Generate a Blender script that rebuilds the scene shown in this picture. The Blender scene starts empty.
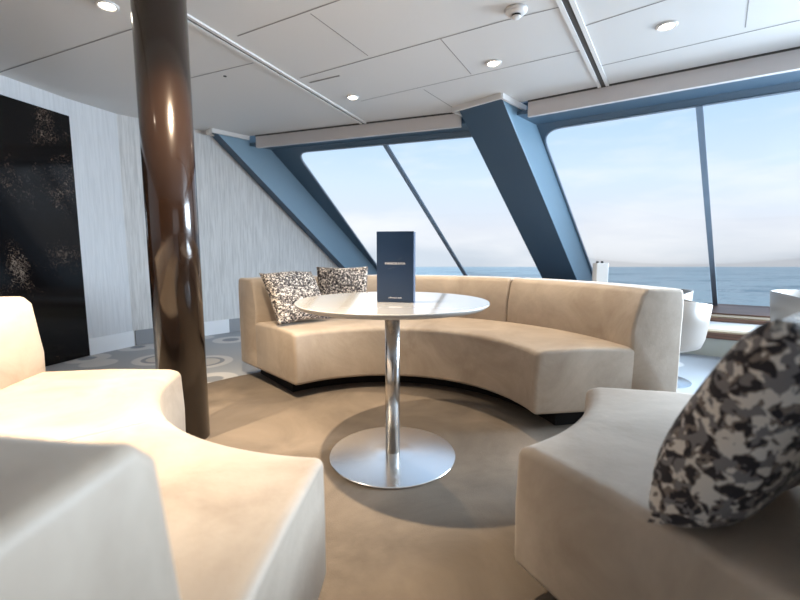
import bpy, bmesh, math, random
from mathutils import Vector, Matrix
C = bpy.context.scene.collection
S = bpy.context.scene
PI = math.pi
R = math.radians

# ------------------------------------------------------------------ camera
cam_d = bpy.data.cameras.new('camera')
cam = bpy.data.objects.new('camera', cam_d)
C.objects.link(cam)
cam.location = (0, 0, 0.944)
cam.rotation_euler = (PI / 2 - 0.1151, 0, 0)
cam_d.sensor_width = 36
cam_d.lens = 415.8 / 800 * 36
cam_d.clip_start = 0.02
cam_d.clip_end = 9000
cam_d.dof.use_dof = True
cam_d.dof.focus_distance = 2.3
cam_d.dof.aperture_fstop = 2.3
S.camera = cam

S.view_settings.view_transform = 'Standard'
S.view_settings.look = 'None'
S.view_settings.gamma = 1
S.view_settings.use_curve_mapping = False
S.view_settings.exposure = 0.27

# ------------------------------------------------------------------ sky
w = bpy.data.worlds.new('sky')
S.world = w
w.use_nodes = True
nt = w.node_tree
nt.nodes.clear()
def N(t, **k):
    n = nt.nodes.new(t)
    for a, b in k.items():
        setattr(n, a, b)
    return n
def L(a, b):
    nt.links.new(a, b)
out = N('ShaderNodeOutputWorld'); bg = N('ShaderNodeBackground')
tc = N('ShaderNodeTexCoord'); sx = N('ShaderNodeSeparateXYZ')
L(tc.outputs['Generated'], sx.inputs[0])
ramp = N('ShaderNodeValToRGB')
e = ramp.color_ramp.elements
e[0].position = 0.0; e[0].color = (.60, .66, .74, 1)
e[1].position = 1.0; e[1].color = (.55, .70, .90, 1)
for p, c in ((.05, (.70, .74, .82, 1)), (.16, (.62, .75, .90, 1)), (.33, (.38, .60, .90, 1))):
    q = e.new(p); q.color = c
L(sx.outputs['Z'], ramp.inputs[0])
mp = N('ShaderNodeMapping'); mp.inputs['Scale'].default_value = (1.3, 1.3, 5.5)
mp.inputs['Location'].default_value = (3.1, .7, .4)
L(tc.outputs['Generated'], mp.inputs[0])
no = N('ShaderNodeTexNoise'); no.inputs['Scale'].default_value = 1.7
no.inputs['Detail'].default_value = 6; no.inputs['Roughness'].default_value = .55
L(mp.outputs[0], no.inputs['Vector'])
cr = N('ShaderNodeValToRGB')
cr.color_ramp.elements[0].position = .44; cr.color_ramp.elements[0].color = (0, 0, 0, 1)
cr.color_ramp.elements[1].position = .66; cr.color_ramp.elements[1].color = (.85, .85, .85, 1)
L(no.outputs['Fac'], cr.inputs[0])
mx = N('ShaderNodeMixRGB'); mx.inputs[2].default_value = (.83, .85, .89, 1)
L(cr.outputs[0], mx.inputs[0]); L(ramp.outputs[0], mx.inputs[1])
L(mx.outputs[0], bg.inputs[0]); bg.inputs[1].default_value = 1.0
L(bg.outputs[0], out.inputs[0])

# ------------------------------------------------------------------ large lights: added area lamps outside the view that top up the sky
def area(name, loc, target, sx_, sy_, power, col, spread=180):
    d = bpy.data.lights.new(name, 'AREA'); d.shape = 'RECTANGLE'
    d.size = sx_; d.size_y = sy_; d.energy = power; d.color = col; d.spread = R(spread)
    o = bpy.data.objects.new(name, d); C.objects.link(o); o.location = loc
    o.rotation_euler = (Vector(target) - Vector(loc)).to_track_quat('-Z', 'Y').to_euler()
    return o
area('added_daylight_right', (4.55, 2.75, 1.4), (.3, .9, .2), 2.4, 1.3, 255, (.68, .84, 1.0), 125)  # added lamp just inside the unseen stretch of window, boosts its daylight
area('added_fill_rear', (2.6, -2.6, 1.0), (-.6, 1.5, 2.0), 3.4, 1.5, 14, (.84, .91, 1.0))  # added weak fill lamp behind the camera; no window stands there

# ------------------------------------------------------------------ materials
def mat(name, col=(.5, .5, .5), rough=.6, metal=0.0, sheen=0.0, spec=.5, coat=0.0):
    m = bpy.data.materials.new(name); m.use_nodes = True
    b = m.node_tree.nodes['Principled BSDF']
    b.inputs['Base Color'].default_value = (*col, 1)
    b.inputs['Roughness'].default_value = rough
    b.inputs['Metallic'].default_value = metal
    b.inputs['Specular IOR Level'].default_value = spec
    if sheen:
        b.inputs['Sheen Weight'].default_value = sheen
        b.inputs['Sheen Roughness'].default_value = .35
        b.inputs['Sheen Tint'].default_value = (1, .95, .88, 1)
    if coat:
        b.inputs['Coat Weight'].default_value = coat
        b.inputs['Coat Roughness'].default_value = .06
    return m
def nn(m, t, **k):
    n = m.node_tree.nodes.new(t)
    for a, b in k.items():
        setattr(n, a, b)
    return n
def ln(m, a, b):
    m.node_tree.links.new(a, b)
def pb(m):
    return m.node_tree.nodes['Principled BSDF']
def coords(m, scale=(1, 1, 1), loc=(0, 0, 0)):
    t = nn(m, 'ShaderNodeTexCoord'); p = nn(m, 'ShaderNodeMapping')
    p.inputs['Scale'].default_value = scale; p.inputs['Location'].default_value = loc
    ln(m, t.outputs['Object'], p.inputs[0])
    return p.outputs[0]
def noise(m, vec, scale, detail=4, rough=.5, dist=0):
    n = nn(m, 'ShaderNodeTexNoise'); n.inputs['Scale'].default_value = scale
    n.inputs['Detail'].default_value = detail; n.inputs['Roughness'].default_value = rough
    n.inputs['Distortion'].default_value = dist
    ln(m, vec, n.inputs['Vector'])
    return n.outputs['Fac']
def crmp(m, fac, stops, interp='LINEAR'):
    r = nn(m, 'ShaderNodeValToRGB'); r.color_ramp.interpolation = interp
    e = r.color_ramp.elements
    e[0].position, e[0].color = stops[0][0], (*stops[0][1], 1)
    e[1].position, e[1].color = stops[-1][0], (*stops[-1][1], 1)
    for p, c in stops[1:-1]:
        q = e.new(p); q.color = (*c, 1)
    ln(m, fac, r.inputs[0])
    return r.outputs[0]
def bump(m, h, strength=.2, dist=.01):
    b = nn(m, 'ShaderNodeBump'); b.inputs['Strength'].default_value = strength
    b.inputs['Distance'].default_value = dist
    ln(m, h, b.inputs['Height']); ln(m, b.outputs[0], pb(m).inputs['Normal'])

def velvet(name, c0, c1):
    m = mat(name, c0, .55, sheen=.22, spec=.5)
    v = coords(m)
    f = noise(m, v, 3.2, 5, .62, .8)
    ln(m, crmp(m, f, [(.3, c0), (.7, c1)]), pb(m).inputs['Base Color'])
    bump(m, noise(m, v, 5, 6, .6), .35, .012)
    return m
M_sofa = velvet('beige_velvet', (.35, .275, .21), (.52, .435, .352))
M_plinth = mat('black_plinth', (.010, .009, .009), .7, spec=.2)

M_steel = mat('brushed_steel', (.62, .61, .60), .22, 1.0)
v = coords(M_steel, (1, 1, 60))
bump(M_steel, noise(M_steel, v, 8, 3), .03, .002)
M_steelbase = mat('satin_steel_disc', (.93, .93, .93), .2, 1.0)
M_top = mat('cream_laminate', (.88, .85, .81), .10, spec=.8, coat=.9)
pb(M_top).inputs['Coat IOR'].default_value = 1.9
M_edge = mat('table_edge', (.45, .42, .39), .4)
M_col = mat('bronze_lacquer', (.020, .010, .006), .18, .2, spec=.5, coat=.45)

def wallmat(name, a, b):
    m = mat(name, a, .7, spec=.3)
    v = coords(m, (1, 1, .06))
    f = noise(m, v, 55, 4, .55, .5)
    ln(m, crmp(m, f, [(.33, a), (.62, b)]), pb(m).inputs['Base Color'])
    bump(m, f, .35, .006)
    return m
M_wall = wallmat('striated_wallpaper', (.58, .565, .55), (.74, .725, .71))
M_wallp = wallmat('smooth_wallpaper', (.63, .63, .64), (.70, .70, .71))
M_base = mat('white_skirting', (.84, .84, .85), .4)
M_baseg = mat('grey_skirting', (.30, .30, .31), .5)
M_back = mat('dark_wood_wall', (.10, .065, .045), .6)
M_ceil = mat('ceiling_panel', (.66, .645, .63), .42, spec=.4)
v = coords(M_ceil); bump(M_ceil, noise(M_ceil, v, .9, 2), .04, .02)
M_joint = mat('ceiling_joint', (.07, .065, .06), .8)
M_joint2 = mat('faint_ceiling_joint', (.27, .26, .25), .8)
M_joint3 = mat('panel_joint', (.26, .25, .24), .8)
M_rail = mat('white_ceiling_rail', (.72, .70, .68), .4)
M_fascia = mat('white_fascia', (.66, .62, .61), .45)
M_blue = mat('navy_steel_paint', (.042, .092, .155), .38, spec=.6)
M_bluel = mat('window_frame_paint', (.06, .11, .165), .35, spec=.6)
M_lit_side = mat('pillar_lit_side_blue', (.20, .32, .42), .4, spec=.6)  # lighter blue: daylight on the pillar flanks put into the colour
M_rubber = mat('grey_gasket', (.28, .36, .46), .4)
M_mull = mat('mullion_metal', (.22, .30, .40), .4, .2)

# black decorative panel
M_blk = mat('black_glass', (.006, .005, .005), .09, spec=.28)
v = coords(M_blk)
f1 = noise(M_blk, v, 2.4, 3, .5, .5); f2 = noise(M_blk, v, 30, 5, .75, 2.2)
mm = nn(M_blk, 'ShaderNodeMath', operation='MULTIPLY'); ln(M_blk, f1, mm.inputs[0]); ln(M_blk, f2, mm.inputs[1])
ln(M_blk, crmp(M_blk, mm.outputs[0], [(.30, (.006, .005, .005)), (.34, (.04, .025, .018)), (.41, (.20, .155, .12))]), pb(M_blk).inputs['Base Color'])

# carpets
M_rug = mat('brown_carpet', (.34, .25, .17), .95, spec=.1, sheen=.15)
v = coords(M_rug)
f = noise(M_rug, v, 2.2, 6, .6, .6)
ln(M_rug, crmp(M_rug, f, [(.3, (.122, .098, .077)), (.72, (.235, .188, .146))]), pb(M_rug).inputs['Base Color'])
bump(M_rug, noise(M_rug, v, 260, 3), .4, .004)
M_floor = mat('patterned_carpet', (.4, .4, .42), .95, spec=.1)
v = coords(M_floor)
vo = nn(M_floor, 'ShaderNodeTexVoronoi'); vo.feature = 'F1'; vo.inputs['Scale'].default_value = 2.1
vo.inputs['Randomness'].default_value = .75
ln(M_floor, v, vo.inputs['Vector'])
ring = crmp(M_floor, vo.outputs['Distance'], [(0, (.58, .56, .53)), (.25, (.56, .54, .52)), (.265, (.30, .315, .34)), (.33, (.32, .34, .37)), (.345, (.64, .63, .62)), (.47, (.60, .60, .60)), (.49, (.40, .42, .45))])
ln(M_floor, ring, pb(M_floor).inputs['Base Color'])
bump(M_floor, noise(M_floor, v, 240, 3), .4, .004)

# camouflage cushions
def camo(name, scale, tint=1.0):
    m = mat(name, (.3, .3, .3), .8, sheen=.15, spec=.2)
    v = coords(m)
    a = noise(m, v, scale, 2.5, .45, .6)
    b = noise(m, coords(m, (1, 1, 1), (5.3, 2.2, 1.1)), scale * 1.25, 2.5, .45, .6)
    ca = crmp(m, a, [(0, (.035, .030, .032)), (.47, (.20, .16, .135)), (.535, (.66 * tint, .60 * tint, .53 * tint))], 'CONSTANT')
    mk = crmp(m, b, [(0, (0, 0, 0)), (.55, (1, 1, 1)), (.9, (1, 1, 1))], 'CONSTANT')
    x = nn(m, 'ShaderNodeMixRGB'); x.inputs[2].default_value = (.20, .18, .175, 1)
    ln(m, mk, x.inputs[0]); ln(m, ca, x.inputs[1])
    ln(m, x.outputs[0], pb(m).inputs['Base Color'])
    bump(m, noise(m, v, scale * 3, 3), .3, .004)
    return m
M_camo = camo('camouflage_fabric', 38)
M_camo_s = camo('speckled_fabric', 70, 1.2)

M_menu = mat('navy_card', (.014, .036, .085), .3, spec=.6)
M_card = mat('card_back', (.05, .08, .14), .5)
M_ink = mat('pale_print', (.85, .85, .90), .5)
M_ink2 = mat('faint_print', (.10, .13, .17), .5)
M_chair = mat('white_shell', (.34, .30, .265), .35, spec=.5)
M_chairin = mat('pale_upholstery', (.70, .67, .64), .8)
M_wood = mat('dark_sill_wood', (.16, .075, .045), .45)
v = coords(M_wood, (.4, .4, 14)); f = noise(M_wood, v, 5, 3)
ln(M_wood, crmp(M_wood, f, [(.3, (.10, .045, .03)), (.7, (.24, .12, .075))]), pb(M_wood).inputs['Base Color'])
M_gold = mat('pale_wood_edge', (.50, .38, .25), .5)
M_ledge = mat('white_ledge', (.70, .69, .68), .35)
M_riser = mat('cream_riser', (.55, .56, .50), .5)
M_white = mat('white_plastic', (.72, .70, .68), .4)
M_dark = mat('dark_plastic', (.02, .02, .02), .5)
M_emit = mat('lamp_glow', (1, 1, 1), .5)
pb(M_emit).inputs['Emission Color'].default_value = (1, .86, .68, 1)
pb(M_emit).inputs['Emission Strength'].default_value = 22

M_glass = bpy.data.materials.new('clear_glass'); M_glass.use_nodes = True
g = M_glass.node_tree; g.nodes.clear()
o_ = g.nodes.new('ShaderNodeOutputMaterial'); mixs = g.nodes.new('ShaderNodeMixShader')
tr = g.nodes.new('ShaderNodeBsdfTransparent'); gl = g.nodes.new('ShaderNodeBsdfGlossy')
tr.inputs[0].default_value = (.97, .985, .99, 1); gl.inputs['Roughness'].default_value = .02
fr = g.nodes.new('ShaderNodeFresnel'); fr.inputs[0].default_value = 1.3
fm = g.nodes.new('ShaderNodeMath'); fm.operation = 'MULTIPLY'; fm.inputs[1].default_value = .35
g.links.new(fr.outputs[0], fm.inputs[0]); g.links.new(fm.outputs[0], mixs.inputs[0]); g.links.new(tr.outputs[0], mixs.inputs[1]); g.links.new(gl.outputs[0], mixs.inputs[2])
g.links.new(mixs.outputs[0], o_.inputs[0])

M_sea = mat('sea_water', (.12, .24, .35), .35, spec=.5)
v = coords(M_sea, (.7, 1, 1))
fA = noise(M_sea, v, .22, 7, .7, .4); fB = noise(M_sea, v, .02, 5, .6)
ad = nn(M_sea, 'ShaderNodeMath', operation='ADD'); ln(M_sea, fA, ad.inputs[0]); ln(M_sea, fB, ad.inputs[1])
ln(M_sea, crmp(M_sea, ad.outputs[0], [(.92, (.16, .38, .48)), (1.0, (.52, .73, .78)), (1.07, (.95, 1, 1))]), pb(M_sea).inputs['Base Color'])
bump(M_sea, fA, .5, 1.0)

# ------------------------------------------------------------------ helpers
def obj(name, bm, m, parent=None, smooth=False, bevel=0, seg=2, angle=35):
    me = bpy.data.meshes.new(name)
    bmesh.ops.recalc_face_normals(bm, faces=bm.faces)
    bm.to_mesh(me); bm.free()
    me.materials.append(m)
    if smooth:
        for p in me.polygons:
            p.use_smooth = True
    o = bpy.data.objects.new(name, me); C.objects.link(o)
    if parent:
        o.parent = parent
    if bevel:
        b = o.modifiers.new('bevel', 'BEVEL'); b.width = bevel; b.segments = seg
        b.limit_method = 'ANGLE'; b.angle_limit = R(angle)
    return o
def thing(name, label, cat, loc=(0, 0, 0), rz=0, group=None):
    o = bpy.data.objects.new(name, None); C.objects.link(o); o.empty_display_size = .1
    o.location = loc; o.rotation_euler = (0, 0, rz)
    o['label'] = label; o['category'] = cat
    if group:
        o['group'] = group
    return o
def struct(o, label, cat=None):
    o['kind'] = 'structure'; o['label'] = label
    if cat: o['category'] = cat
    return o
def box(bm, lo, hi):
    x0, y0, z0 = lo; x1, y1, z1 = hi
    vs = [bm.verts.new(p) for p in ((x0, y0, z0), (x1, y0, z0), (x1, y1, z0), (x0, y1, z0), (x0, y0, z1), (x1, y0, z1), (x1, y1, z1), (x0, y1, z1))]
    for f in ((0, 3, 2, 1), (4, 5, 6, 7), (0, 1, 5, 4), (1, 2, 6, 5), (2, 3, 7, 6), (3, 0, 4, 7)):
        bm.faces.new([vs[i] for i in f])
    return bm
def prism(bm, pts, vec):
    """closed solid: polygon pts (3D) extruded by vec"""
    a = [bm.verts.new(p) for p in pts]
    b = [bm.verts.new(Vector(p) + Vector(vec)) for p in pts]
    bm.faces.new(a); bm.faces.new(list(reversed(b)))
    n = len(a)
    for i in range(n):
        bm.faces.new([a[i], b[i], b[(i + 1) % n], a[(i + 1) % n]])
    return bm
def lathe(bm, prof, n=64, c=(0, 0, 0)):
    rings = []
    for r_, z in prof:
        if r_ < 1e-6:
            rings.append([bm.verts.new((c[0], c[1], c[2] + z))])
        else:
            rings.append([bm.verts.new((c[0] + r_ * math.cos(2 * PI * i / n), c[1] + r_ * math.sin(2 * PI * i / n), c[2] + z)) for i in range(n)])
    for a, b in zip(rings, rings[1:]):
        for i in range(n):
            j = (i + 1) % n
            if len(a) == 1 and len(b) == 1: continue
            if len(a) == 1: bm.faces.new([a[0], b[i], b[j]])
            elif len(b) == 1: bm.faces.new([a[i], b[0], a[j]])
            else: bm.faces.new([a[i], b[i], b[j], a[j]])
    return bm
def strip(p, q, wdt, z0, z1, bm=None):
    """box along p->q (2D), width centred"""
    bm = bm or bmesh.new()
    p = Vector(p); q = Vector(q); d = (q - p).normalized(); n = Vector((-d.y, d.x)) * wdt / 2
    prism(bm, [(*(p + n), z0), (*(q + n), z0), (*(q - n), z0), (*(p - n), z0)], (0, 0, z1 - z0))
    return bm
def isect(p, d, q, e):
    p, d, q, e = map(Vector, (p, d, q, e))
    t = ((q.x - p.x) * e.y - (q.y - p.y) * e.x) / (d.x * e.y - d.y * e.x)
    return p + d * t

# ------------------------------------------------------------------ setting
H = 2.25
RK = Vector((.795, .846, -1.0))                     # rake of the windows and pillars
U = Vector((.685, .729, 0)); V = Vector((-.729, .685, 0))
h1 = Vector((math.cos(R(-19.5)), math.sin(R(-19.5)), 0))
h2 = Vector((math.cos(R(-33.5)), math.sin(R(-33.5)), 0))
A0 = Vector((.84, 3.65, H)); A1 = Vector((-2.0, 4.63, H))
P2 = A0 + .6 * U; P1 = A1 + .6 * U
FA = Vector((-1.574, 4.857)); F1d = h1.xy; FB = Vector((1.106, 3.797)); F2d = h2.xy
FC = isect(FA, F1d, FB, F2d)
n1 = Vector((-h1.y, h1.x)); n2 = Vector((-h2.y, h2.x))

# left wall polyline on plan
WL = [Vector(p) for p in ((-3.75, -3.2), (-3.45, 1.2), (-2.855, 3.735), (-2.70, 4.135), (-2.08, 4.74))]
ud = U.xy.normalized()
# where the third wall stretch meets the glass planes
def glass_line(P, h, z):
    k = H - z
    return (P + RK * k).xy, h.xy
gt = isect(WL[4], ud, *glass_line(P1, h1, H)); gb = isect(WL[4], ud, *glass_line(P1, h1, 0))

# right end of window 2
S2 = 4.6
E2 = P2 + h2 * S2
XR = 5.6
# floor
bm = bmesh.new(); bm.faces.new([bm.verts.new((x, y, 0)) for x, y in ((-3.9, -3.3), (9.5, -3.3), (9.5, 3.5), (3, 8.5), (-2, 8.5), (-3.9, 4.5))])
fl = obj('floor', bm, M_floor); struct(fl, 'pale grey and slate carpet with round blob pattern', 'floor')
# ceiling
bm = bmesh.new()
cpts = [(-3.9, -3.3), (XR + .4, -3.3), (XR + .4, (FB + F2d * 6).y), tuple(FB + F2d * 5.3), tuple(FC), tuple(FA - F1d * .62), (-2.2, 5.2), (-3.9, 5.2)]
prism(bm, [(x, y, H) for x, y in cpts], (0, 0, .06))
struct(obj('ceiling', bm, M_ceil), 'low ceiling of wide off-white panels')
# left wall stretches
def wall_seg(name, p, q, m, label, z1=H + .06, back=.08):
    bm = bmesh.new(); d = (q - p).normalized(); n = Vector((-d.y, d.x)) * back
    prism(bm, [(*p, 0), (*q, 0), (*(q + n), 0), (*(p + n), 0)], (0, 0, z1))
    return struct(obj(name, bm, m), label)
wall_seg('wall_left', WL[0], WL[1], M_wall, 'grey wall beside the foreground, out of view')
wall_seg('wall_left_panelled', WL[1], WL[2], M_wallp, 'pale grey wall stretch carrying the black glossy panel')
wall_seg('wall_left_smooth', WL[2], WL[3], M_wallp, 'smooth pale blue-grey wall stretch beside the black panel')
bm = bmesh.new(); n = Vector((-ud.y, ud.x)) * .08
pts = [(*WL[3], 0), (*gb, 0), (*gt, H), (*WL[3], H)]
prism(bm, pts, (n.x, n.y, 0))
struct(obj('wall_left_striated', bm, M_wall), 'striated grey wall behind the column, running to the raked window')
for nm, p, q, m in (('baseboard_left_smooth', WL[2], WL[3], M_base), ('baseboard_left_striated', WL[3] + ud * .02, WL[3] + ud * 3.3, M_baseg)):
    d = (q - p).normalized(); nin = Vector((d.y, -d.x))
    bm = strip(p + nin * .0085, q + nin * .0085, .015, 0, .155)
    struct(obj(nm, bm, m), 'skirting board at the foot of the grey wall')
bm = strip(WL[3] + ud * .55 + Vector((.685, -.729)).normalized() * .02, WL[3] + ud * .98 + Vector((.685, -.729)).normalized() * .02, .012, 0, .158)
struct(obj('baseboard_left_white', bm, M_base), 'white length of skirting between the column and the sofa')
# back and right walls, out of view
bm = bmesh.new(); box(bm, (-3.9, -3.3, 0), (XR + .4, -3.2, H)); struct(obj('wall_back', bm, M_back), 'dark wall behind the camera')
bm = bmesh.new(); box(bm, (XR + .3, -3.3, 0), (XR + .4, E2.y - 1.2, H)); struct(obj('wall_right', bm, M_back), 'dark side wall to the right of the camera')

# black glossy panel on the wall
d = (WL[2] - WL[1]).normalized(); nin = Vector((d.y, -d.x))
bp = thing('decorative_panel', 'tall black glossy wall panel with pale gold flecks, left edge of the photo', 'wall panel', (*(WL[2] + nin * .004), 0))
bm = bmesh.new()
a = -d * 2.2 + nin * 0; b = -d * .01
prism(bm, [(a.x, a.y, 0.004), (b.x, b.y, 0.004), (b.x, b.y, 2.10), (a.x, a.y, 2.10)], (nin.x * .018, nin.y * .018, 0))
obj('panel', bm, M_blk, bp)

# raked pillars
def beam(name, A, wdt, label, zb=.2):
    bm = bmesh.new(); top = A + Vector((0, 0, 0)); t0 = -.03
    sec = [top, top + U * .6, top + U * .6 + V * wdt, top + V * wdt]
    prism(bm, [p + RK * t0 for p in sec], RK * (H - zb - t0))
    o = obj(name, bm, M_blue, bevel=.006); o.data.materials.append(M_lit_side)
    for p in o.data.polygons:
        if abs(p.normal.dot(V)) > .9: p.material_index = 1  # flanks get the blue with daylight painted in
    struct(o, label); return o
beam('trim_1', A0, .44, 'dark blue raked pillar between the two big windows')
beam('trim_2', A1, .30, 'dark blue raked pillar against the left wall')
# pillar caps
def cap(name, A, wdt, label, e=.028):
    bm = bmesh.new()
    a = A - U * e - V * e; b = A - U * e + V * (wdt + e); c = b + U * .5; dd = a + U * .42
    th = .02
    for p, q in ((a, b), (a, dd), (b, c)):
        strip(p.xy, q.xy, th, H - .045, H - .001, bm)
    struct(obj(name, bm, M_rail), label)
cap('trim_3', A0, .44, 'white cover strip round the head of the middle pillar')
cap('trim_4', A1, .07, 'white cover strip round the head of the left pillar')

# fascia, dark shadow gap, soffit
def fascia(name, p, q, label):
    d = (q - p).normalized(); n = Vector((-d.y, d.x))
    bm = strip(p + n * .02, q + n * .02, .04, 2.118, H - .012)
    struct(obj(name, bm, M_fascia), label)
    bm = strip(p + n * .0, q + n * .0, .02, H - .012, H - .0005)
    return bm
g1 = fascia('trim_5', FA - F1d * .06, Vector((.57, 4.075)), 'white fascia above the left window')
struct(obj('trim_6', g1, M_joint), 'dark gap above the left fascia')
g2 = fascia('trim_7', FB + F2d * .01, FB + F2d * 5.2, 'white fascia above the right window')
struct(obj('trim_8', g2, M_joint), 'dark gap above the right fascia')
bm = bmesh.new()
k = H - 2.152
gA = (P1 + RK * k).xy; gB = (P2 + RK * k).xy; gC = isect(gA, F1d, gB, F2d)
sof = [FA - F1d * .3 + n1 * .02, FC + n1 * .02, gC + n1 * .02, gA - F1d * .1 + n1 * .02]
prism(bm, [(*p, 2.152) for p in sof], (0, 0, .03))
struct(obj('trim_9', bm, M_bluel), 'blue soffit at the head of the left window')
bm = bmesh.new()
sof = [FC + n2 * .02, FB + F2d * 5.2 + n2 * .02, gB + F2d * 5.0 + n2 * .02, gC + n2 * .02]
prism(bm, [(*p, 2.152) for p in sof], (0, 0, .03))
struct(obj('trim_10', bm, M_bluel), 'blue soffit at the head of the right window')

# windows: raked frame plate with rounded opening, panes, mullion
def fillet(poly, r, n=8):
    out = []
    m = len(poly)
    for i in range(m):
        a, b, c = Vector(poly[i - 1]), Vector(poly[i]), Vector(poly[(i + 1) % m])
        u = (a - b).normalized(); v_ = (c - b).normalized()
        for k in range(n + 1):
            t = k / n
            p0, p2 = b + u * r, b + v_ * r
            out.append(p0 * (1 - t) ** 2 + b * 2 * t * (1 - t) + p2 * t * t)
    return out
def window(name, P, h, outer, inner, mulls, rr, label, frame_m):
    nrm = h.cross(RK).normalized()
    if nrm.y > 0: nrm = -nrm                        # towards the room
    W3 = lambda s, t, o=0.0: P + h * s + RK * t + nrm * o
    root = thing(name, label, 'window', (0, 0, 0)); root['kind'] = 'structure'
    # orthonormal plane for round corners: use true lengths
    ex = h; ey = (RK - ex * RK.dot(ex)); ly = ey.length; ey.normalize()
    to2 = lambda s, t: Vector((s + t * RK.dot(ex), t * ly))
    P3 = lambda v2, o=0.0: P + ex * v2.x + ey * v2.y + nrm * o
    i2 = fillet([to2(*q) for q in inner], rr)
    o2 = [to2(*q) for q in outer]
    # frame: bridge outer to inner by nearest-corner fan
    bm = bmesh.new()
    npc = len(i2) // 4
    lay = []
    for off in (.0, .022):
        lay.append(([bm.verts.new(P3(v_, off)) for v_ in o2], [bm.verts.new(P3(v_, off)) for v_ in i2]))
    for oo, ii in lay:
        for c in range(4):
            grp = ii[c * npc:(c + 1) * npc]
            for a, b in zip(grp, grp[1:]):
                bm.faces.new([oo[c], a, b])
            nx = (c + 1) % 4
            bm.faces.new([oo[c], grp[-1], ii[nx * npc], oo[nx]])
    (o_a, i_a), (o_b, i_b) = lay
    for X, Y in ((o_a, o_b), (i_a, i_b)):
        for k in range(len(X)):
            bm.faces.new([X[k], X[(k + 1) % len(X)], Y[(k + 1) % len(X)], Y[k]])
    wf = obj('window_frame', bm, frame_m, root)
    # gasket: thin tube round the opening
    bm = bmesh.new()
    cx = sum((v_.x for v_ in i2)) / len(i2); cy = sum((v_.y for v_ in i2)) / len(i2)
    cen = Vector((cx, cy)); ringA = []; m = len(i2)
    for k, v_ in enumerate(i2):
        tan = (i2[(k + 1) % m] - i2[k - 1]).normalized(); nn_ = Vector((-tan.y, tan.x))
        if nn_.dot(cen - v_) < 0: nn_ = -nn_
        ringA.append([bm.verts.new(P3(v_ + nn_ * a, b)) for a, b in ((-.004, .028), (.010, .028), (.010, .012), (-.004, .012))])
    for k in range(m):
        X, Y = ringA[k], ringA[(k + 1) % m]
        for a in range(4):
            bm.faces.new([X[a], X[(a + 1) % 4], Y[(a + 1) % 4], Y[a]])
    obj('gasket', bm, M_rubber, wf)
    # mullions
    for (s0, t0), (s1, t1) in mulls:
        bm = bmesh.new()
        w_ = .024
        prism(bm, [W3(s0 - w_, t0, .004), W3(s0 + w_, t0, .004), W3(s1 + w_, t1, .004), W3(s1 - w_, t1, .004)], nrm * .03)
        obj('mullion', bm, M_mull, root)
    # panes, split at the mullions
    ii = [list(q) for q in inner]                   # TL, TR, BR, BL
    cuts = [(ii[0], ii[3])] + [(a, b) for a, b in mulls] + [(ii[1], ii[2])]
    for (a, b), (c, d_) in zip(cuts, cuts[1:]):
        bm = bmesh.new()
        bm.faces.new([bm.verts.new(W3(q[0] + e, q[1] + f_, .006)) for q, e, f_ in ((a, .03 if a is not ii[0] else -.01, -.01), (c, -.03 if c is not ii[1] else .01, -.01), (d_, -.03 if d_ is not ii[2] else .01, .01), (b, .03 if b is not ii[3] else -.01, .01))])
        obj('window_pane', bm, M_glass, root)
    return root
window('window_1', P1, h1, [(-.12, -.08), (2.93, -.08), (2.93, 2.25), (-.12, 2.25)],
       [(.285, .125), (2.80, .125), (2.80, 1.97), (-.02, 1.97)], [((1.41, .125), (1.30, 1.97))], .16, 'left raked ship window looking on to pale sky, split by one thin mullion', M_bluel)
window('window_2', P2, h2, [(-.14, -.08), (5.2, -.08), (5.2, 2.25), (-.14, 2.25)],
       [(.015, .125), (5.0, .125), (5.0, 1.97), (.015, 1.97)], [((1.262, .125), (1.262, 1.97)), ((3.1, .125), (3.1, 1.97))], .20, 'right raked ship window looking on to clouds and open sea', M_bluel)

# ledge below the windows
rN2 = Vector((2.894, 3.677)); rN1 = Vector((0, 4.75))
LC = isect(rN1, F1d, rN2, F2d)
def off(n, a): return n * a
def ledge(i, P, h, base, n, corner, far, z0, z1, d0, d1, m, label):
    """solid strip parallel to a facet: between offsets d0 and d1 behind the riser line"""
    bm = bmesh.new(); prism(bm, [(*q, z0) for q in far], (0, 0, z1 - z0))
    struct(obj('trim_%d' % i, bm, m), label)
def cornerpt(a): return isect(rN1 + n1 * a, F1d, rN2 + n2 * a, F2d)
def quad1(a, b):
    s = isect(rN1 + n1 * a, F1d, WL[4], ud); s2 = isect(rN1 + n1 * b, F1d, WL[4], ud)
    return [s, cornerpt(a), cornerpt(b), s2]
def quad2(a, b):
    return [cornerpt(a), rN2 + n2 * a + F2d * 4.2, rN2 + n2 * b + F2d * 4.2, cornerpt(b)]
idx = 11
for qf, tag_ in ((quad1, 'left'), (quad2, 'right')):
    for a, b, z0, z1, m, nm in ((0, .10, 0, .165, M_riser, 'cream riser'), (-.02, .10, .165, .222, M_wood, 'dark wooden nosing'),
                                (-.03, .10, .222, .236, M_gold, 'pale wooden edge strip'), (.10, .62, .19, .236, M_ledge, 'white ledge'),
                                (.62, .70, .19, .272, M_wood, 'dark wooden curb'), (.66, .84, .272, .286, M_gold, 'pale wooden strip'),
                                (.84, 1.85, .22, .300, M_wood, 'dark wooden sill')):
        ledge(idx, None, None, None, None, None, qf(a, b), z0, z1, 0, 0, m, '%s below the %s window' % (nm, tag_)); idx += 1

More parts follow.
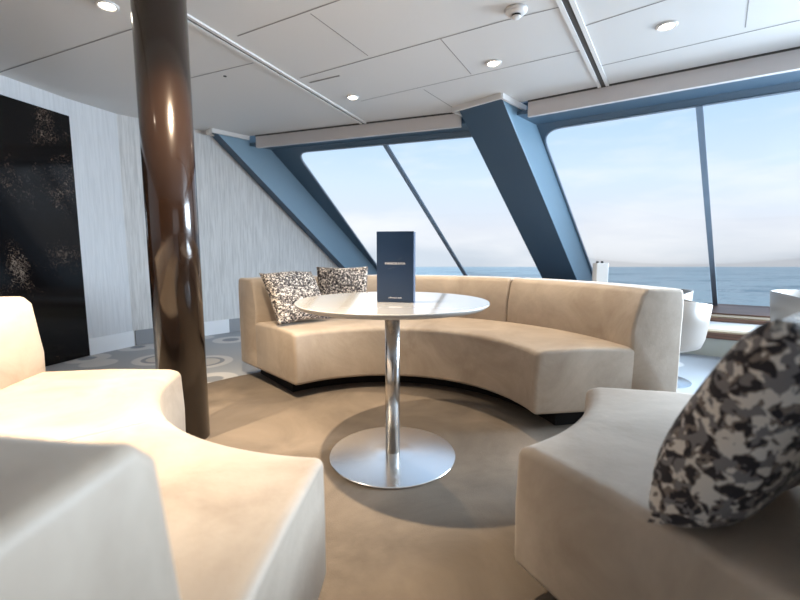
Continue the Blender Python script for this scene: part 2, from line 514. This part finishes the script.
# ceiling joints and rails
def joint(a, b, wdt=.010, m=None, dz=.0035):
    global idx
    bm = strip(a, b, wdt, H - dz, H - .0004)
    struct(obj('trim_%d' % idx, bm, m or M_joint), 'thin joint line between two ceiling panels'); idx += 1
J = [((-3.05, 3.266), (-1.556, 2.608)), ((-1.587, 3.315), (-1.02, 3.06)), ((-.99, 2.70), (-.318, 2.335)), ((-.756, 3.315), (.601, 2.524)), ((.601, 2.524), (.93, 2.36)),
     ((.90, 3.048), (1.185, 2.876)), ((1.075, 2.585), (1.383, 2.335)), ((1.40, 3.12), (2.267, 2.524)), ((-.318, 2.335), (.4, 1.9)), ((1.383, 2.335), (1.9, 1.95))]
for a, b in J: joint(a, b, .008, M_joint3, .0014)
for a, b in (((-.493, 2.459), (-.214, 2.955)), ((.25, 2.733), (.525, 3.244)), ((.192, 3.537), (.52, 4.02)), ((1.819, 2.335), (2.02, 2.60)), ((-.34, 3.797), (.90, 3.048))):
    joint(a, b, .006, M_joint2, .0012)
joint((-.70, 3.40), (-.45, 3.27), .012, M_joint2)
def rail(p, q, gap, label):
    global idx
    p, q = Vector(p), Vector(q); d = (q - p).normalized(); n = Vector((-d.y, d.x))
    bm = strip(p, q, gap + .02, H - .004, H - .0005)
    struct(obj('trim_%d' % idx, bm, M_joint), 'dark slot of the ' + label); idx += 1
    for s in (-1, 1):
        bm = strip(p + n * s * (gap / 2 + .012), q + n * s * (gap / 2 + .012), .024, H - .012, H - .001)
        struct(obj('trim_%d' % idx, bm, M_rail), ('left' if s > 0 else 'right') + ' white profile of the ' + label); idx += 1
rail((-1.62, 1.49), (-.352, 4.46), .022, 'long ceiling rail left of centre')
rail((.20, 1.33), (1.615, 3.468), .034, 'long ceiling rail right of centre')

# ------------------------------------------------------------------ sea outside
bm = bmesh.new()
tl = math.tan(R(1.93))
ss = [(-4000, 12), (5000, 12), (5000, 5000), (-4000, 5000)]
bm.faces.new([bm.verts.new((x, y, -9 - (y) * tl)) for x, y in ss])
sea = obj('sea', bm, M_sea); sea['kind'] = 'stuff'; sea['label'] = 'calm pale blue sea reaching the horizon'; sea['category'] = 'sea'

# ------------------------------------------------------------------ column
col = thing('round_column', 'glossy dark bronze round column standing behind the left sofa', 'column', (-1.088, 2.02, 0))
bm = lathe(bmesh.new(), [(0, .001), (.112, .001), (.112, H - .001), (0, H - .001)], 96)
obj('shaft', bm, M_col, col, True, angle=35)
for p in col.children[0].data.polygons:
    if abs(p.normal.z) > .9: p.use_smooth = False

# ------------------------------------------------------------------ round rug
rug = bmesh.new(); lathe(rug, [(0, .001), (1.63, .001), (1.63, .005), (1.62, .009), (0, .009)], 128)
ro = obj('round_carpet', rug, M_rug); ro.location = (-.1, 1.9, 0)
ro['label'] = 'round plain brown carpet inset under the sofas and table'; ro['category'] = 'carpet'
FZ = .009

# ------------------------------------------------------------------ sofas
def arc_sweep(prof, a0, a1, n=20, inset=.0):
    """prof: closed list of (r,z); sweep a0..a1 (degrees) with flat ends"""
    bm = bmesh.new(); rings = []
    for i in range(n + 1):
        a = R(a0 + (a1 - a0) * i / n)
        rings.append([bm.verts.new((r_ * math.cos(a), r_ * math.sin(a), z)) for r_, z in prof])
    m = len(prof)
    for A, B in zip(rings, rings[1:]):
        for k in range(m):
            bm.faces.new([A[k], A[(k + 1) % m], B[(k + 1) % m], B[k]])
    bm.faces.new(rings[0]); bm.faces.new(list(reversed(rings[-1])))
    return bm
def soft(o, bev=.025, keep=None):
    o.modifiers.clear()
    b = o.modifiers.new('bevel', 'BEVEL'); b.width = bev; b.segments = 4; b.limit_method = 'ANGLE'; b.angle_limit = R(40); b.harden_normals = False
    for p in o.data.polygons: p.use_smooth = True
    if keep:                                     # keep(co) true for both ends of an edge: leave that edge crisp
        o.modifiers.clear()
        bm = bmesh.new(); bm.from_mesh(o.data); bm.normal_update()
        es = [e for e in bm.edges if len(e.link_faces) == 2 and e.calc_face_angle(0) > R(40) and not (keep(e.verts[0].co) and keep(e.verts[1].co))]
        bmesh.ops.bevel(bm, geom=es, offset=bev, offset_type='OFFSET', segments=4, profile=.5, affect='EDGES', clamp_overlap=False)
        for f in bm.faces: f.smooth = True
        bm.to_mesh(o.data); bm.free()
    return o
def sofa(center, spans, label, seats=None,  ri=.805, rb=1.335, rt=1.385, ro_=1.60, zs=.443, zt=.752, rb_end=None):
    root = thing('curved_sofa', label, 'sofa', (*center, FZ))
    z0 = -FZ
    pl = arc_sweep([(ri + .16, z0 + FZ + .0005), (ro_ - .10, z0 + FZ + .0005), (ro_ - .10, .098), (ri + .16, .098)], spans[0][0] + 4, spans[-1][1] - 4, 40)
    obj('plinth', pl, M_plinth, root)
    for (a0, a1) in (seats or [(spans[0][0], spans[-1][1])]):
        g = .06
        e0 = a0 + g if a0 != spans[0][0] else a0
        e1 = a1 - g if a1 != spans[-1][1] else a1
        prof = [(ri, z0 + .10), (ri - .004, z0 + .27), (ri + .004, z0 + zs - .012), (ri + .05, z0 + zs), (ri + .27, z0 + zs + .006), (rb + .03, z0 + zs - .002),
                (ro_ - .004, z0 + zs - .004), (ro_ - .004, z0 + .10)]
        soft(obj('seat', arc_sweep(prof, e0, e1, max(22, int((e1 - e0) / 2))), M_sofa, root), .022)
    for (a0, a1) in spans:
        g = .08
        e0 = a0 + g if a0 != spans[0][0] else a0 - .015
        e1 = a1 - g if a1 != spans[-1][1] else a1 + .015
        prof = [(rb + .012, z0 + .103), (rb + .002, z0 + zs - .01), (rb, z0 + zs + .08), (rb + .012, z0 + zs + .16), (rt - .004, z0 + zt - .03), (rt + .025, z0 + zt), (ro_ - .012, z0 + zt - .002), (ro_, z0 + zt - .08), (ro_, z0 + .103)]
        soft(obj('backrest', arc_sweep(prof, e0, e1, 22), M_sofa, root), .018, lambda c: c.z < zs + z0 and math.hypot(c.x, c.y) < rb + .05)
    return root
sofa((-.104, 1.957), [(8.0, 49.3), (49.3, 91.3), (91.3, 133.6)], 'long curved beige velvet sofa beyond the round table, below the windows', ro_=1.63)
sofa((-.138, 1.806), [(183.3, 224.5), (224.5, 265.4)], 'curved beige velvet sofa filling the lower left, in front of the bronze column', [(183.3, 224.5), (224.5, 266.4)], rb=1.365, rt=1.40, zt=.762)
sofa((-.068, 1.764), [(-62.4, -16.7)], 'short curved beige velvet sofa at lower right carrying the big camouflage cushion', rb=1.40, rt=1.445, ro_=1.64)

# ------------------------------------------------------------------ table
TB = (-.034, 1.838)
t = thing('pedestal_table', 'round cream pedestal table with steel stem and disc base', 'table', (*TB, FZ))
bm = lathe(bmesh.new(), [(0, .0005), (.286, .0005), (.291, .004), (.288, .010), (.10, .015), (.034, .018), (0, .018)], 96)
obj('base', bm, M_steelbase, t, True)
bm = lathe(bmesh.new(), [(0, .017), (.0335, .017), (.0335, .70), (0, .70)], 48)
s_ = obj('stem', bm, M_steel, t, True)
bm = lathe(bmesh.new(), [(0, .69), (.12, .69), (.12, .699), (0, .699)], 48)
obj('top_bracket', bm, M_steel, t)
bm = lathe(bmesh.new(), [(0, .699), (.405, .699), (.4235, .712), (.4242, .718), (.4225, .7205), (0, .7205)], 128)
tt = obj('tabletop', bm, M_top, t, True)
tt.data.materials.append(M_edge)
for p in tt.data.polygons:
    rad = math.hypot(p.center.x, p.center.y)
    if abs(p.normal.z) > .95: p.use_smooth = False
    if rad > .41 and p.center.z < .7205 - .0015 or p.normal.z < -.3: p.material_index = 1
for o in t.children:
    if o.name.startswith(('base', 'stem')):
        for p in o.data.polygons:
            if abs(p.normal.z) > .99: p.use_smooth = False

# menu card
def text_mesh(body, size, m, parent, loc, name='lettering'):
    cu = bpy.data.curves.new(name, 'FONT'); cu.body = body; cu.size = size; cu.align_x = 'CENTER'; cu.align_y = 'CENTER'
    cu.extrude = .0001; cu.space_character = 1.12
    o = bpy.data.objects.new(name, cu); C.objects.link(o)
    dg = bpy.context.evaluated_depsgraph_get(); dg.update()
    me = bpy.data.meshes.new_from_object(o.evaluated_get(dg)); me.name = name
    bpy.data.objects.remove(o)
    r = bpy.data.objects.new(name, me); C.objects.link(r); me.materials.clear(); me.materials.append(m)
    r.parent = parent; r.location = loc; r.rotation_euler = (PI / 2, 0, 0)
    return r
mc = thing('menu_card', 'tall navy blue menu card standing on the round table', 'menu', (-.021, 1.763, FZ + .7208), R(-11))
bm = bmesh.new(); box(bm, (-.0795, 0, 0), (.0795, .003, .300)); cover = obj('front_cover', bm, M_menu, mc)
bm = bmesh.new(); prism(bm, [(-.0795, .0035, 0), (.0795, .0035, 0), (.0795, .048, 0), (.0785, .048, 0), (.0785, .0045, 0), (-.0785, .0045, 0), (-.0785, .048, 0), (-.0795, .048, 0)], (0, 0, .298))
obj('inner_pages', bm, M_card, mc)
text_mesh('PANORAMA', .0148, M_ink, cover, (.0, -.0006, .165))
text_mesh('LOUNGE BAR', .0085, M_ink, cover, (.0, -.0006, .020))
for a, b in (((.01, .178), (.03, .190)), ((-.03, .142), (.0, .150))):
    bm = bmesh.new()
    prism(bm, [(a[0], -.0003, a[1]), (b[0], -.0003, b[1]), (b[0], -.0003, b[1] + .0015), (a[0], -.0003, a[1] + .0015)], (0, -.0003, 0))
    obj('printed_flourish', bm, M_ink2, cover)

# ------------------------------------------------------------------ cushions
def cushion(label, m, size, thick, M4, seed, group=None):
    rnd = random.Random(seed)
    bm = bmesh.new(); n = 28
    grid = {}
    for sgn in (1, -1):
        for i in range(n + 1):
            for j in range(n + 1):
                u = -1 + 2 * i / n; v_ = -1 + 2 * j / n
                edge = max(abs(u), abs(v_)) > .999
                if sgn == -1 and edge:
                    grid[(sgn, i, j)] = grid[(1, i, j)]; continue
                pin = 1 - .085 * (1 - abs(u * v_)) * (1 if True else 0) * (abs(u) ** 4 + abs(v_) ** 4) / 1.2
                x = u * pin; y = v_ * pin
                h = (max(0, 1 - u ** 4) * max(0, 1 - v_ ** 4)) ** .48
                h *= 1 + .10 * math.sin(3.1 * u + seed) * math.cos(2.7 * v_ + seed * 2)
                z = sgn * thick * h * (1 if not edge else 0)
                z += .010 * math.sin(4 * u + seed) * (abs(v_) ** 3)
                grid[(sgn, i, j)] = bm.verts.new((x * size / 2, y * size / 2, z))
    for sgn in (1, -1):
        for i in range(n):
            for j in range(n):
                q = [grid[(sgn, i, j)], grid[(sgn, i + 1, j)], grid[(sgn, i + 1, j + 1)], grid[(sgn, i, j + 1)]]
                try: bm.faces.new(q if sgn == 1 else list(reversed(q)))
                except ValueError: pass
    o = obj('cushion', bm, m, None, True)
    o.matrix_world = M4
    o['label'] = label; o['category'] = 'cushion'
    if group: o['group'] = group
    return o
def frame_from(p1, p2, up_dir, size):
    """p1,p2 bottom corners; up_dir approximate direction of the sides"""
    x = (Vector(p2) - Vector(p1)).normalized(); upv = Vector(up_dir); y = (upv - x * upv.dot(x)).normalized(); z = x.cross(y)
    c = Vector(p1) + x * size / 2 + y * size / 2
    return Matrix(((x.x, y.x, z.x, c.x), (x.y, y.y, z.y, c.y), (x.z, y.z, z.z, c.z), (0, 0, 0, 1)))
def on_sofa(center, ang, r0, size, lean, yaw=0, roll=0):
    """cushion standing on the seat, bottom edge at radius r0, leaning outwards"""
    a = R(ang); rad = Vector((math.cos(a), math.sin(a), 0)); tan = Vector((math.sin(a), -math.cos(a), 0))
    tan = Matrix.Rotation(R(yaw), 3, 'Z') @ tan
    mid = Vector((center[0], center[1], .450)) + rad * r0
    p1 = mid - tan * size / 2
    M4 = frame_from(p1, p1 + tan * size, Vector((0, 0, 1)) * math.cos(R(lean)) + rad * math.sin(R(lean)), size)
    return M4 @ Matrix.Rotation(R(roll), 4, 'Z')
cushion('camouflage-speckled cushion at the left end of the far sofa', M_camo_s, .42, .052, Matrix.Translation((0, 0, .018)) @ on_sofa((-.104, 1.957), 121.5, 1.05, .42, 38, 12, 0) , 1.3, 'speckled cushions on the far sofa')
cushion('speckled cushion behind the table edge, second from the sofa end', M_camo_s, .39, .045, on_sofa((-.104, 1.957), 105.5, 1.235, .38, 5, -6, 0), 2.1, 'speckled cushions on the far sofa')
cushion('large camouflage cushion standing on the right foreground sofa', M_camo, .43, .078, frame_from((.452, .706, .452), (.85, .886, .452), (.07, -.32, .80), .43), 3.7)

# ------------------------------------------------------------------ tub chairs
def tub_chair(loc, rz, label):
    root = thing('tub_chair', label, 'chair', (*loc, 0), rz, 'white tub chairs by the right window')
    bm = lathe(bmesh.new(), [(0, .001), (.22, .001), (.22, .008), (.06, .016), (0, .016)], 48); obj('base', bm, M_steelbase, root)
    bm = lathe(bmesh.new(), [(0, .015), (.028, .015), (.028, .275), (0, .275)], 24); obj('stem', bm, M_steel, root, True)
    # shell: open tub, lower rim at the front
    bm = bmesh.new(); n = 56; rings_o = []; rings_i = []
    def rim(a):                       # a=0 is the front
        return .62 - .05 * max(0, math.cos(a)) ** 2 
    prof = [(.0, .25), (.20, .255), (.255, .28), (.275, .34), (.288, .45), (.30, 1)]
    lo = []
    for k, (r_, z) in enumerate(prof):
        if r_ == 0: lo.append([bm.verts.new((0, 0, z))]); continue
        lo.append([bm.verts.new((r_ * math.cos(2 * PI * i / n), r_ * math.sin(2 * PI * i / n), z if z < 1 else rim(2 * PI * i / n))) for i in range(n)])
    inn = []
    for r_, z in ((.283, 1), (.268, .46), (.262, .44)):
        inn.append([bm.verts.new((r_ * math.cos(2 * PI * i / n), r_ * math.sin(2 * PI * i / n), z if z < 1 else rim(2 * PI * i / n))) for i in range(n)])
    seq = lo + inn
    for A, B in zip(seq, seq[1:]):
        for i in range(n):
            j = (i + 1) % n
            if len(A) == 1: bm.faces.new([A[0], B[j], B[i]])
            else: bm.faces.new([A[i], A[j], B[j], B[i]])
    bm.faces.new(inn[-1])
    obj('shell', bm, M_chair, root, True)
    bm = lathe(bmesh.new(), [(0, .405), (.255, .405), (.262, .43), (.25, .455), (0, .46)], 48); obj('seat_pad', bm, M_chairin, root, True)
    return root
tub_chair((1.90, 3.00), R(-10), 'white tub chair close behind the right end of the far sofa')
tub_chair((2.20, 3.62), R(230), 'white tub chair farther back, its rim showing behind the nearer chair')
tub_chair((3.35, 3.30), R(250), 'white tub chair at the right edge, above the camouflage cushion')

# ------------------------------------------------------------------ small things
sb = thing('wall_box', 'small white box with two dark knobs at the foot of the middle pillar', 'box', (1.79, 3.72, .0))
bm = bmesh.new(); box(bm, (-.055, -.04, .0), (.055, .04, .845)); obj('housing', bm, M_white, sb, bevel=.008)
for x in (-.03, .012):
    bm = lathe(bmesh.new(), [(0, .845), (.011, .845), (.011, .862), (0, .862)], 16, (x, 0, 0)); obj('knob', bm, M_dark, sb)

def downlight(x, y, label, power, group='recessed ceiling spotlights', target=(0, 0, -1), ang=95):
    root = thing('ceiling_spotlight', label, 'light', (x, y, H), 0, group)
    bm = lathe(bmesh.new(), [(.036, -.0008), (.055, -.0008), (.055, -.006), (.048, -.012), (.038, -.008), (.036, -.0008)], 40); obj('bezel', bm, M_white, root, True)
    bm = lathe(bmesh.new(), [(0, -.006), (.036, -.006), (.036, -.0009), (0, -.0009)], 32); obj('lamp', bm, M_emit, root)
    spot(x, y, power, ang, target)
    return root
def spot(x, y, power, ang=110, target=(0, 0, -1), blend=.7, rad=.02, colr=(1, .81, .58)):
    d = bpy.data.lights.new('spot', 'SPOT'); d.energy = power; d.spot_size = R(ang); d.spot_blend = blend
    d.shadow_soft_size = rad; d.color = colr
    o = bpy.data.objects.new('spot_lamp', d); C.objects.link(o); o.location = (x, y, H - .03)
    o.rotation_euler = Vector(target).to_track_quat('-Z', 'Y').to_euler()
downlight(-1.56, 2.38, 'lit recessed spotlight at top left, left of the bronze column', 40)
downlight(-.40, 3.70, 'lit recessed spotlight near the left window fascia', 35)
downlight(.65, 3.06, 'lit recessed spotlight between the two ceiling rails', 120)
downlight(1.55, 2.58, 'lit recessed spotlight right of the right ceiling rail', 7)
downlight(-.62, 1.62, 'recessed spotlight above the left sofa, out of frame', 270, ang=88, target=(-.14, .02, -1))
downlight(-1.45, 1.35, 'recessed spotlight over the left sofa back, out of frame', 230, ang=60, target=(.1, .06, -1))

sd = thing('smoke_detector', 'round white smoke detector on a ceiling joint at top centre', 'smoke detector', (.631, 2.42, H))
bm = lathe(bmesh.new(), [(0, -.0008), (.058, -.0008), (.058, -.012), (.044, -.026), (.030, -.028), (0, -.028)], 40); obj('body', bm, M_white, sd, True)
bm = lathe(bmesh.new(), [(0, -.028), (.024, -.028), (.024, -.038), (0, -.038)], 32); obj('sensor_slot', bm, M_dark, sd)
bm = lathe(bmesh.new(), [(0, -.038), (.026, -.038), (.020, -.046), (0, -.047)], 32); obj('sensor_cap', bm, M_white, sd, True)
cs = bmesh.new(); lathe(cs, [(0, -.0008), (.012, -.0008), (.012, -.004), (0, -.004)], 16)
o = obj('ceiling_sensor', cs, M_dark); o.location = (-1.308, 3.279, H); o['label'] = 'tiny black round sensor on the ceiling right of the column'; o['category'] = 'sensor'
